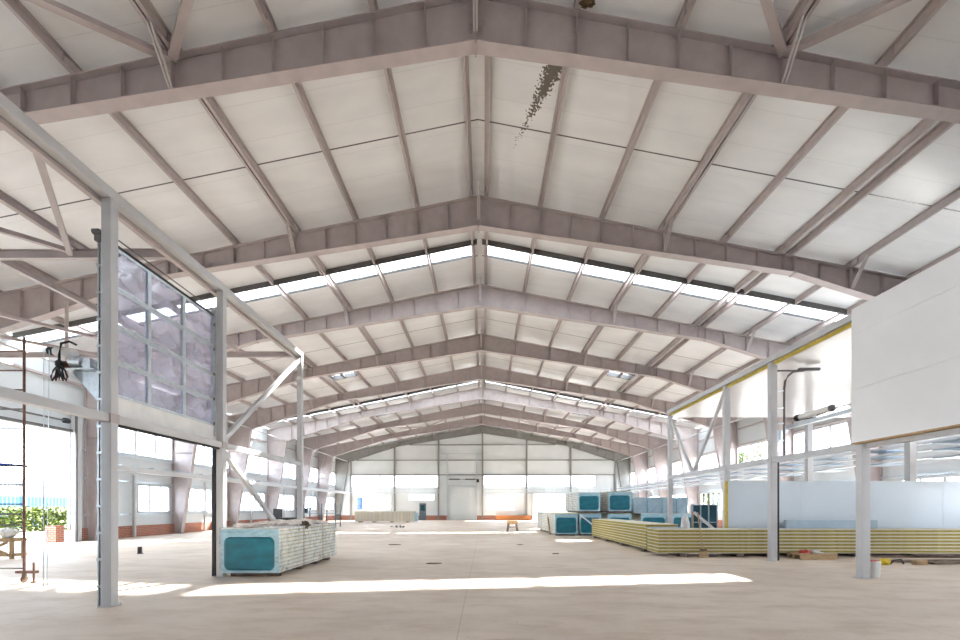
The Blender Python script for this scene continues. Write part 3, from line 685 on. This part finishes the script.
# ------------------------------------------------------------------ wrapped bundles
def rrect(cx, cz, w, h, r, n=6, bow=0):
    pts = []
    for (sx, sz, a0) in ((1, 1, 0), (-1, 1, 90), (-1, -1, 180), (1, -1, 270)):
        for k in range(n + 1):
            a = math.radians(a0 + 90 * k / n); pts.append((cx + sx * (w / 2 - r) + r * math.cos(a), cz + sz * (h / 2 - r) + r * math.sin(a)))
    return pts
def film_shell(x0, x1, y0, y1, z0, z1, seed, amp=.02):
    # wrinkled closed skin around a box
    rnd = random.Random(seed); m_ = MB(); n = 7
    def face(f):
        vs = []; fs = []
        for i in range(n + 1):
            for j in range(n + 1):
                vs.append(f(i / n, j / n, rnd.uniform(-amp * .6, amp) if 0 < i < n and 0 < j < n else 0))
        for i in range(n):
            for j in range(n): a = i * (n + 1) + j; fs.append((a, a + 1, a + n + 2, a + n + 1))
        m_.add(vs, fs)
    face(lambda u, v, d: (x0 + (x1 - x0) * u, y1 + d, z0 + (z1 - z0) * v))
    face(lambda u, v, d: (x0 - d, y0 + (y1 - y0) * u, z0 + (z1 - z0) * v)); face(lambda u, v, d: (x1 + d, y0 + (y1 - y0) * u, z0 + (z1 - z0) * v))
    face(lambda u, v, d: (x0 + (x1 - x0) * u, y0 + (y1 - y0) * v, z1 + d))
    return m_
def bundle(x0, x1, y0, y1, z0, z1, nl, lab, top='cream', skid=True, seed=1, straps=(.35, .7)):
    t = thing('wrapped_bundle', ((x0 + x1) / 2, (y0 + y1) / 2, z0 - (.1 if skid else 0)), lab, 'panel bundle', 'film-wrapped panel bundles')
    if skid:
        for q in (.05, .35, .65, .9):
            yy = y0 + (y1 - y0) * q; MB().box(x0 + .1, x1 - .08, yy, yy + .14, z0 - .1, z0).build('skid', 'dark_wood', t)
    h = (z1 - z0) / nl
    for i in range(nl):
        m_ = MB(); a = z0 + h * i; j = random.uniform(-.006, .006)
        m_.box(x0 + j, x1 + j, y0 + .03, y1, a + .002, a + h * .32, 0); m_.box(x0 + .012, x1 - .012, y0 + .045, y1 - .02, a + h * .32, a + h * .68, 1); m_.box(x0 + j, x1 + j, y0 + .03, y1, a + h * .68, a + h - .002, 0)
        m_.build('panel', ['wrapskin', 'core_pale'], t)
    w, hh = x1 - x0, z1 - z0; cx, cz = (x0 + x1) / 2, (z0 + z1) / 2
    MB().prism(rrect(cx, cz, w, hh, .03), y0, y0 + .03).build('end_board', 'palefilm', t)
    # bulging teal sheet
    e = MB(); pts = rrect(cx - w * .01, cz - hh * .06, w * .88, hh * .76, .10 * w); pts2 = [(cx + (p[0] - cx) * .9, cz + (p[1] - cz) * .9) for p in pts]
    nn = len(pts)
    vs = [(p[0], y0 - .002, p[1]) for p in pts] + [(p[0], y0 - .03, p[1]) for p in pts2]
    fs = [(i, (i + 1) % nn, (i + 1) % nn + nn, i + nn) for i in range(nn)] + [list(range(nn, 2 * nn))]
    e.add(vs, fs); e.build('end_sheet', 'teal', t)
    m_ = MB().box(x0 - .01, x1 + .01, y0 + .03, y1 + .01, z1, z1 + .02); m_.build('cover_sheet', top, t)
    for q in straps:
        yy = y0 + (y1 - y0) * q; s_ = MB()
        s_.box(x0 - .022, x0 - .018, yy, yy + .05, z0, z1 + .02); s_.box(x1 + .018, x1 + .022, yy, yy + .05, z0, z1 + .02); s_.box(x0 - .022, x1 + .022, yy, yy + .05, z1 + .022, z1 + .026)
        s_.build('strap', 'wood', t)
    film_shell(x0 - .03, x1 + .03, y0 - .04, y1 + .03, z0, z1 + .035, seed).build('film', 'film', t, smooth=True)
    return t
# left, close to the camera
t = bundle(-5.68, -4.40, 9.98, 13.8, .1, 1.08, 11, 'large film-wrapped panel bundle with a teal end, on the left beside the column', 'pinkfoam', seed=4)
m_ = MB()
for i in range(16):
    m_.blob((-5.5 + random.random() * .95, 10.2 + random.random() * 3.2, 1.13), (.16 + random.random() * .15, .2 + random.random() * .2, .05 + random.random() * .05), i, 6, .3)
m_.build('crumpled_packing', 'pinkfoam', t)
m_ = MB(); m_.blob((-4.45, 11.6, 1.1), (.12, .16, .1), 9, 6, .4); m_.build('packing_scrap', 'nest', t)
# right group
bundle(4.12, 5.38, 25.0, 33.0, .1, 1.22, 11, 'teal-ended wrapped bundle on the floor, leftmost of the group on the right', 'core_pale', seed=5)
bundle(5.50, 6.70, 25.1, 33.0, .1, 1.22, 11, 'teal-ended wrapped bundle on the floor, carrying the left upper bundle', seed=6)
bundle(5.42, 6.62, 25.0, 29.0, 1.38, 2.40, 10, 'teal-ended wrapped bundle lying on top, left one of the two upper bundles', seed=7)
bundle(7.1, 8.38, 25.1, 33.0, .1, 1.22, 11, 'teal-ended wrapped bundle on the floor under the right upper bundle', seed=8)
bundle(7.08, 8.35, 25.0, 31.5, 1.38, 2.44, 10, 'teal-ended wrapped bundle with a yellow lid, right one of the two upper bundles', 'yellow_edge', seed=9)
bundle(9.0, 10.4, 25.3, 33.0, .1, 1.22, 11, 'low teal-ended wrapped bundle right of the upper pair, behind the lengthwise stack', seed=10)
bundle(10.7, 11.95, 25.2, 33.0, .1, 1.22, 11, 'low teal-ended wrapped bundle farthest right, next to the dark teal units', seed=11)
# wrapped racks on the low bundles
for i, (a, b) in enumerate(((8.6, 9.35), (9.4, 10.15), (10.2, 10.95), (11.0, 11.6))):
    t = thing('wrapped_rack', ((a + b) / 2, 26, 1.255), 'pale blue film-wrapped crate on the low bundles, %s from the left' % ORD[i], 'wrapped crate', 'film-wrapped crates on the low bundles')
    MB().box(a, b, 25.4, 26.6, 1.26, 2.1).build('pack', 'blue_grey', t)
    m_ = MB()
    for x in (a, b - .04): m_.box(x, x + .04, 25.35, 25.4, 1.26, 2.14)
    m_.box(a, b, 25.35, 25.4, 2.1, 2.14); m_.bar((a, 25.34, 1.3), (b, 25.34, 2.1), .05, .02); m_.bar(((a + b) / 2, 25.33, 1.3), (b, 25.33, 2.0), .03, .02)
    m_.build('frame', 'palefilm', t)
t = thing('window_unit', (11.0, 21.5, 0), 'dark teal glazed unit standing upright behind the long stack', 'glazed unit')
MB().box(10.1, 11.3, 21.55, 21.6, .1, 1.7).build('glazing', 'dark_teal', t)
m_ = MB()
for x in (10.1, 10.48, 10.86, 11.26): m_.box(x, x + .04, 21.5, 21.62, 0, 1.72)
for z in (0, .85, 1.68): m_.box(10.1, 11.3, 21.5, 21.62, z, z + .04)
m_.build('frame', 'blue_grey', t)
for y, lab in ((15.95, 'nearer'), (20.9, 'farther')):
    MB().box(15.05, 15.28, y - .11, y + .11, 0, 5.7).build('annex_post', 'light_steel', label='pale square post behind the white partition, the %s one' % lab, cat='post', group='posts behind the partition')
t = thing('clear_bag', (9.6, 20.5, 0), 'pale plastic sack standing by the dark teal glazed unit', 'sack')
m_ = MB(); m_.blob((9.62, 21.2, .6), (.2, .15, .62), 5, 8, .15); m_.build('sack', 'white_plastic', t); 
MB().bar((9.75, 20.6, 1.35), (10.7, 20.6, .55), .05, .12).build('leaning_board', 'white_frame', label='pale board slanting down to the right behind the long stack', cat='board')
MB().bar((9.75, 20.7, 0.0), (9.75, 20.7, 1.35), .05, .05).build('board_post', 'wood', label='short wooden post holding up the pale slanting board', cat='post')
MB().bar((5.42, 24.6, 1.18), (6.79, 24.13, .03), .05, .08).build('leaning_board', 'white_frame', label='white strip slanting in front of the teal bundles', cat='board')
MB().bar((4.0, 26.0, .02), (4.1, 27.6, 1.0), .08, .05).build('leaning_board', 'wood', label='brown board leaning on the leftmost bundle of the right group', cat='board')
# far bundle against the gable
t = bundle(-8.6, -7.3, 48.2, 49.4, .1, 1.15, 8, 'x') if False else None
t = thing('wrapped_bundle', (-10.4, 48.8, 0), 'long beige wrapped panel bundle near the far wall on the left', 'panel bundle', 'film-wrapped panel bundles')
for i in range(8):
    m_ = MB(); a = .1 + .135 * i; m_.box(-13.7, -7.3, 48.2, 49.4, a + .004, a + .131); m_.build('panel', 'beige_wrap', t)
for x in (-13.3, -11.8, -9.9, -8.2): MB().box(x, x + .2, 48.2, 49.4, 0, .1).build('skid', 'dark_wood', t)
MB().box(-7.28, -7.0, 48.22, 49.38, .1, 1.0).build('end_sheet', 'palefilm', t)
for x in (-12.6, -10.6, -8.8): MB().box(x, x + .05, 48.18, 48.2, .1, 1.2).build('strap', 'core_pale', t)

# ------------------------------------------------------------------ small things on the floor
t = thing('sawhorse', (2.0, 29.6, 0), 'small wooden sawhorse standing alone in the middle of the floor', 'sawhorse')
m_ = MB().box(1.68, 2.38, 29.4, 29.8, .50, .74); m_.build('top', 'wood', t, bevel=.02)
for x, dx in ((1.8, -.08), (2.3, .08)):
    for y, dy in ((29.45, -.1), (29.75, .1)): MB().bar((x, y, .58), (x + dx, y + dy, 0), .10, .07).build('leg', 'dark_wood', t)
MB().bar((1.78, 29.6, .3), (2.32, 29.6, .3), .04, .05).build('stretcher', 'dark_wood', t)
t = thing('bucket', (8.97, 10.15, 0), 'white plastic bucket with red rim beside the rightmost column', 'bucket')
m_ = MB(); m_.tube([(8.86, 10.12, 0), (8.86, 10.12, .34)], .115, 16, 0, .135); m_.build('body', 'white_plastic', t)
m_ = MB(); m_.tube([(8.86, 10.12, .34), (8.86, 10.12, .36)], .14, 16); m_.build('lid', 'white_plastic', t)
m_ = MB(); m_.tube([(8.78, 10.08, .375), (8.92, 10.1, .375)], .018, 8); m_.build('lid_grip', 'red', t)
# small pallet with offcuts
t = thing('pallet', (10.15, 13.4, 0), 'small low pallet in front of the long stack, right of the second column', 'pallet')
for y in (13.5, 13.8, 14.05): MB().box(9.65, 10.65, y, y + .1, .0, .13).build('bearer', 'wood', t)
for x in (9.65, 9.9, 10.15, 10.4): MB().box(x, x + .2, 13.5, 14.15, .13, .155).build('board', 'wood', t)
m_ = MB().box(9.6, 10.7, 13.48, 13.5, .02, .2); m_.build('side_board', 'wood', t)
m_ = MB(); m_.blob((9.95, 13.8, .2), (.15, .12, .07), 3, 6, .3); m_.build('red_rag', 'red', label='crumpled dark red rag lying on the small pallet', cat='rag')
m_ = MB(); m_.blob((10.28, 13.8, .19), (.2, .13, .06), 8, 6, .3); m_.build('paper_scrap', 'white_plastic', label='crumpled grey-white packing paper lying on the small pallet', cat='paper')
m_ = MB(); m_.blob((11.1, 12.35, .09), (.15, .1, .09), 12, 8, .15); m_.build('yellow_bag', 'yellow', label='small bright yellow bag on the floor right of the bucket', cat='bag')
m_ = MB(); m_.tube([(11.28, 12.4, .02), (11.4, 12.42, .12), (11.53, 12.35, .15), (11.65, 12.4, .02)], .02, 6); m_.build('hose_loop', 'black', label='short black hose loop beside the yellow bag', cat='hose')
for i, (x, y, w, a, z) in enumerate(((13.2, 13.0, 3.4, .05, .02), (13.0, 13.35, 3.2, -.06, .10), (13.6, 12.6, 2.4, .12, .02), (13.9, 13.1, 2.6, -.10, .17))):
    d = Vector((math.cos(a), math.sin(a), 0)) * w / 2; c_ = Vector((x, y, z + .02))
    MB().bar(c_ - d, c_ + d, .24, .05).build('plank', 'dark_wood', label='weathered plank in the loose heap before the long stack, %s one' % ('broad front', 'upper left', 'short front', 'topmost')[i], cat='plank', group='loose planks on the right')
for i, x in enumerate((11.9, 14.3)):
    MB().box(x, x + .3, 12.3, 12.45, 0, .13).build('timber_block', 'wood', label='light timber block in front of the plank heap, %s one' % ('left', 'right')[i], cat='timber block')
# broom leaning on the long stack
t = thing('broom', (7.0, 14.15, 0), 'broom with orange-brown head leaning on the long yellow-core stack', 'broom')
MB().tube([(7.0, 14.08, .25), (6.92, 14.27, 1.42)], .018, 8).build('handle', 'wood', t)
m_ = MB().box(6.92, 7.1, 14.02, 14.12, .2, .27); m_.build('head', 'rust', t)
m_ = MB(); m_.prism([(6.93, .2), (7.09, .2), (7.15, 0), (6.88, 0)], 14.02, 14.12); m_.build('bristles', 'wood', t)
# left small items
t = thing('metal_box', (-9.1, 14.9, 0), 'small open metal profile standing alone on the floor at the left', 'metal profile')
m_ = MB().box(-11.55, -11.5, 15.0, 15.15, 0, .22)
m_ = MB(); x, y = -11.45, 15.05
t.location = (x, y, 0)
m_.box(x - .04, x - .03, y, y + .12, 0, .24); m_.box(x - .04, x + .03, y + .1, y + .12, 0, .24); m_.box(x - .06, x + .06, y, y + .14, 0, .02); m_.build('sleeve', 'dark_steel', t)
# crate at the left edge
t = thing('crate', (-14.6, 13.5, 0), 'open timber crate with crossed boards at the left edge', 'crate')
for x in (-15.1, -14.2):
    for y in (13.5, 13.85): MB().box(x, x + .09, y, y + .07, 0, .6).build('post', 'wood', t)
for z in (.08, .52):
    MB().box(-15.1, -14.11, 13.47, 13.5, z, z + .09).build('rail', 'wood', t); MB().box(-14.11, -14.08, 13.5, 13.92, z, z + .09).build('rail', 'wood', t)
MB().bar((-15.05, 13.46, .15), (-14.2, 13.46, .52), .03, .09).build('cross_board', 'wood', t); MB().bar((-15.05, 13.44, .52), (-14.2, 13.44, .15), .03, .09).build('cross_board', 'wood', t)
MB().box(-15.1, -14.11, 13.5, 13.92, .61, .635).build('lid', 'wood', t)
m_ = MB(); m_.blob((-14.45, 13.7, .79), (.28, .16, .15), 21, 7, .2); m_.build('sack', 'white_plastic', label='white sack lying on the timber crate at the left edge', cat='sack')
# scaffold
t = thing('scaffold_tower', (-9.9, 9.4, 0), 'rust-red mobile scaffold tower with ladder rungs at the left edge', 'scaffold')
for (x, y) in ((-9.36, 9.25), (-10.9, 9.25), (-9.36, 11.0), (-10.9, 11.0)):
    if y > 10: continue
    MB().tube([(x, y, .22), (x, y, 5.1)], .024, 8).build('post', 'rust', t)
for z in [.3, 1.2, 1.42, 1.63, 2.03, 2.42, 2.81, 3.2, 3.6, 4.0, 4.4, 4.8]:
    MB().tube([(-10.9, 9.25, z), (-9.36, 9.25, z)], .017, 6).build('rung', 'dark_steel' if z < 4 else 'rust', t)
MB().tube([(-10.9, 9.25, 2.55), (-9.36, 9.3, 2.42)], .03, 6).build('tie_bar', 'blue_paint', t)
for (x, y) in ((-9.36, 9.25), (-10.9, 9.25)):
    m_ = MB(); m_.tube([(x - .015, y, .07), (x + .015, y, .07)], .07, 14); m_.box(x - .03, x + .03, y - .02, y + .02, .1, .22); m_.build('caster', 'dark_wood', t)
m_ = MB().box(-9.5, -9.1, 9.2, 9.3, .2, .25); m_.tube([(-9.16, 9.25, .03), (-9.16, 9.25, .42)], .018, 8); m_.tube([(-9.16, 9.25, .0), (-9.16, 9.25, .03)], .05, 10); m_.build('outrigger', 'rust', t)

# equipment beyond the left bundle
t = thing('waste_container', (-16.2, 37, 0), 'black open container beyond the wrapped bundle on the left', 'container')
m_ = MB(); m_.prism([(-16.9, .2), (-15.9, .2), (-15.75, .75), (-16.95, .75)], 36.5, 38); m_.build('body', 'black', t)
m_ = MB().box(-16.98, -16.9, 36.5, 38, .2, 1.5); m_.build('back_panel', 'black', t)
for x in (-16.7, -16.1): MB().box(x, x + .1, 36.6, 37.9, 0, .2).build('foot', 'dark_steel', t)
t = thing('metal_rack', (-13.5, 36, 0), 'dark steel storage rack with thin posts beyond the left bundle', 'rack')
for x in (-14.7, -14.1, -12.7, -11.6):
    for y in (35.6, 36.8): MB().box(x - .035, x + .035, y - .035, y + .035, 0, 1.9 if x > -14.5 else 1.6).build('post', 'entry_grey', t)
for z in (.3, 1.1): MB().box(-14.7, -11.6, 35.6, 36.8, z, z + .05).build('shelf', 'rust' if z < 1 else 'blue_grey', t)
m_ = MB(); m_.tube([(-14.6, 35.9, 1.45), (-13.6, 35.9, 1.5)], .05, 8); m_.box(-14.3, -14.0, 35.8, 36.1, 1.1, 1.55); m_.build('clamp', 'black', t)
# gas bottles / pieces of litter
for i, (x, y) in enumerate(((-6.75, 35.6), (-6.45, 35.7), (-6.2, 35.5), (-7.05, 35.1))):
    m_ = MB(); m_.blob((x, y, .08), (.1, .08, .1 - .015 * i), 30 + i, 6, .3); m_.build('rubble', 'dark_steel' if i < 2 else 'nest', label='small dark scrap on the far floor, %s' % ('largest piece', 'beside the largest piece', 'rightmost piece', 'nearest piece')[i], cat='scrap', group='scraps on the far floor')
for i, (x, y) in enumerate(((-3.6, 18.9), (-1.2, 12.5), (1.7, 18.9), (2.6, 15.2))):
    m_ = MB(); m_.blob((x, y, .01), (.24 - .04 * i, .1, .018), 50 + i, 5, .4); m_.build('pebble', 'dark_wood', label='flat dark patch of debris on the bare floor, %s' % ('far left one', 'the nearest and left of centre', 'far one right of centre', 'rightmost one')[i], cat='debris', group='crumbs on the floor')
m_ = MB(); m_.blob((2.25, 9.02, ztop(2.2) - .02), (.14, .07, .06), 77, 7, .3); m_.build('bird_nest', 'nest', label='small dark bird nest on the nearest frame, right of the ridge', cat='bird nest')

# ------------------------------------------------------------------ outside
t = thing('hedge', (-30, 25, 0), 'bright green leafy hedge outside the open left doorway', 'hedge')
random.seed(3)
hm = MB()
for i in range(13000):
    x = -30.2 + random.uniform(-.7, .7); y = random.uniform(18, 38); z = random.random() ** .8 * 1.6
    if random.random() < .5: x = -29.5 + random.uniform(-.12, .15) * (1 + z)
    a = random.uniform(0, 6.28); b = random.uniform(-1, 1); r = random.uniform(.09, .16)
    u = Vector((math.cos(a), math.sin(a), b)).normalized() * r; v = Vector((-math.sin(a), math.cos(a), random.uniform(-1, 1))).normalized() * r * .6
    c_ = Vector((x, y, z)); hm.add([c_ - u, c_ + v, c_ + u, c_ - v], [(0, 1, 2, 3)])
hm.build('foliage', 'leaf', t)
t = thing('fence', (-36, 30, 0), 'corrugated metal fence, light blue below and white above, behind the hedge', 'fence')
m_ = MB(); y = 12.0; w_ = []
while y < 42: w_.append(y); y += .15
M['fence_blue'] = simple('light_blue_corrugated', (.035, .10, .17), .5); M['fence_white'] = simple('white_corrugated', (.20, .22, .25), .5)
def corr(z0, z1, x, mat, nm):
    m_ = MB(); vs = []; fs = []
    for i, y in enumerate(w_): vs += [(x + (.03 if i % 2 else -.03), y, z0), (x + (.03 if i % 2 else -.03), y, z1)]
    for i in range(len(w_) - 1): fs.append((2 * i, 2 * i + 2, 2 * i + 3, 2 * i + 1))
    n0 = len(vs); vs += [(v[0] - .04, v[1], v[2]) for v in vs]; fs += [tuple(q + n0 for q in f) for f in list(fs)]
    m_.add(vs, fs); m_.build(nm, mat, t)
corr(0, 2.45, -36, 'fence_blue', 'lower_sheet'); corr(2.45, 3.8, -36.02, 'fence_white', 'upper_sheet')
for y in (15, 19, 23, 27, 31, 35, 39): MB().box(-35.95, -35.85, y, y + .1, 0, 3.8).build('post', 'white_frame', t)
def tree(x, y, h, r, lab, sd):
    t = thing('tree', (x, y, 0), lab, 'tree', 'trees outside'); rnd = random.Random(sd)
    MB().tube([(x, y, 0), (x + .1, y, h * .4), (x, y + .1, h * .8)], .22, 8, 0, .08).build('trunk', 'bark', t)
    m_ = MB()
    cl = [(x + rnd.uniform(-r, r) * .6, y + rnd.uniform(-r, r) * .6, h * rnd.uniform(.45, .95)) for _ in range(16)]
    for i in range(2600):
        c0 = cl[rnd.randrange(16)]; d = Vector((rnd.gauss(0, 1), rnd.gauss(0, 1), rnd.gauss(0, 1))).normalized() * r * .42 * rnd.random() ** .4
        c_ = Vector(c0) + d; a = rnd.uniform(0, 6.28); u = Vector((math.cos(a), math.sin(a), rnd.uniform(-1, 1))).normalized() * .18; v = Vector((-math.sin(a), math.cos(a), rnd.uniform(-1, 1))).normalized() * .12
        m_.add([c_ - u, c_ + v, c_ + u, c_ - v], [(0, 1, 2, 3)])
    m_.build('crown', 'leaf', t)
tree(31.2, 53, 9, 2.2, 'leafy tree outside, seen through the upper right wall windows', 1)
tree(30, 59, 4.2, 2.0, 'low leafy tree outside, seen through the lower right windows', 2)
t = thing('warehouse', (10, 95, 0), 'pale neighbouring shed with a low gable roof beyond the far wall', 'building')
MB().box(-6, 30, 95, 115, 0, 6.6).build('wall', 'fence_white', t)
MB().prism([(-7, 6.6), (31, 6.6), (12, 10.0)], 94.6, 115.4).build('roof', 'side_skin', t)
for i, x in enumerate((-16.6, -15.9)):
    t = thing('portable_cabin', (x, 58.6, 0), 'bright blue narrow cabin outside the far left window, %s one' % ('left', 'right')[i], 'cabin', 'blue cabins outside')
    MB().box(x - .27, x + .27, 58.3, 59.0, 0, 2.9).build('body', 'blue_paint', t); MB().box(x - .3, x + .3, 58.25, 59.05, 2.9, 2.98).build('roof', 'white_frame', t)
t = thing('panel_fence', (-13.1, 58.6, 0), 'blue-grey slatted panels outside the far left window', 'fence')
for j in range(8): MB().box(-14.0 + .23 * j, -13.86 + .23 * j, 58.6, 58.7, 0, 3.0).build('slat', 'dusk_blue' if j % 3 else 'blue_paint', t)

# ------------------------------------------------------------------ light and camera
w = bpy.data.worlds.new('World'); SC.world = w; w.use_nodes = True
t = w.node_tree; t.nodes.clear()
bg = t.nodes.new('ShaderNodeBackground'); bg.inputs[0].default_value = (.80, .90, 1.0, 1); bg.inputs[1].default_value = 2.6
o = t.nodes.new('ShaderNodeOutputWorld'); t.links.new(bg.outputs[0], o.inputs[0])
ld = bpy.data.lights.new('sun', 'SUN'); ld.energy = 14.0; ld.angle = math.radians(1.6); ld.color = (1, .95, .88)
lo = bpy.data.objects.new('sun', ld); COL.objects.link(lo)
lo.rotation_euler = Vector((.45, .825, 1)).to_track_quat('Z', 'Y').to_euler(); lo.location = (20, 60, 60)
cd = bpy.data.cameras.new('camera'); co = bpy.data.objects.new('camera', cd); COL.objects.link(co)
cd.sensor_width = 36; cd.lens = 36 * F / 960; cd.shift_y = 188 / 960; cd.clip_end = 500; cd.clip_start = .05
co.location = (CX, 0, EYE); co.rotation_euler = (math.pi / 2, 0, .0085)
SC.camera = co
SC.view_settings.view_transform = 'Standard'; SC.view_settings.look = 'None'; SC.view_settings.gamma = 1; SC.view_settings.exposure = 2.35
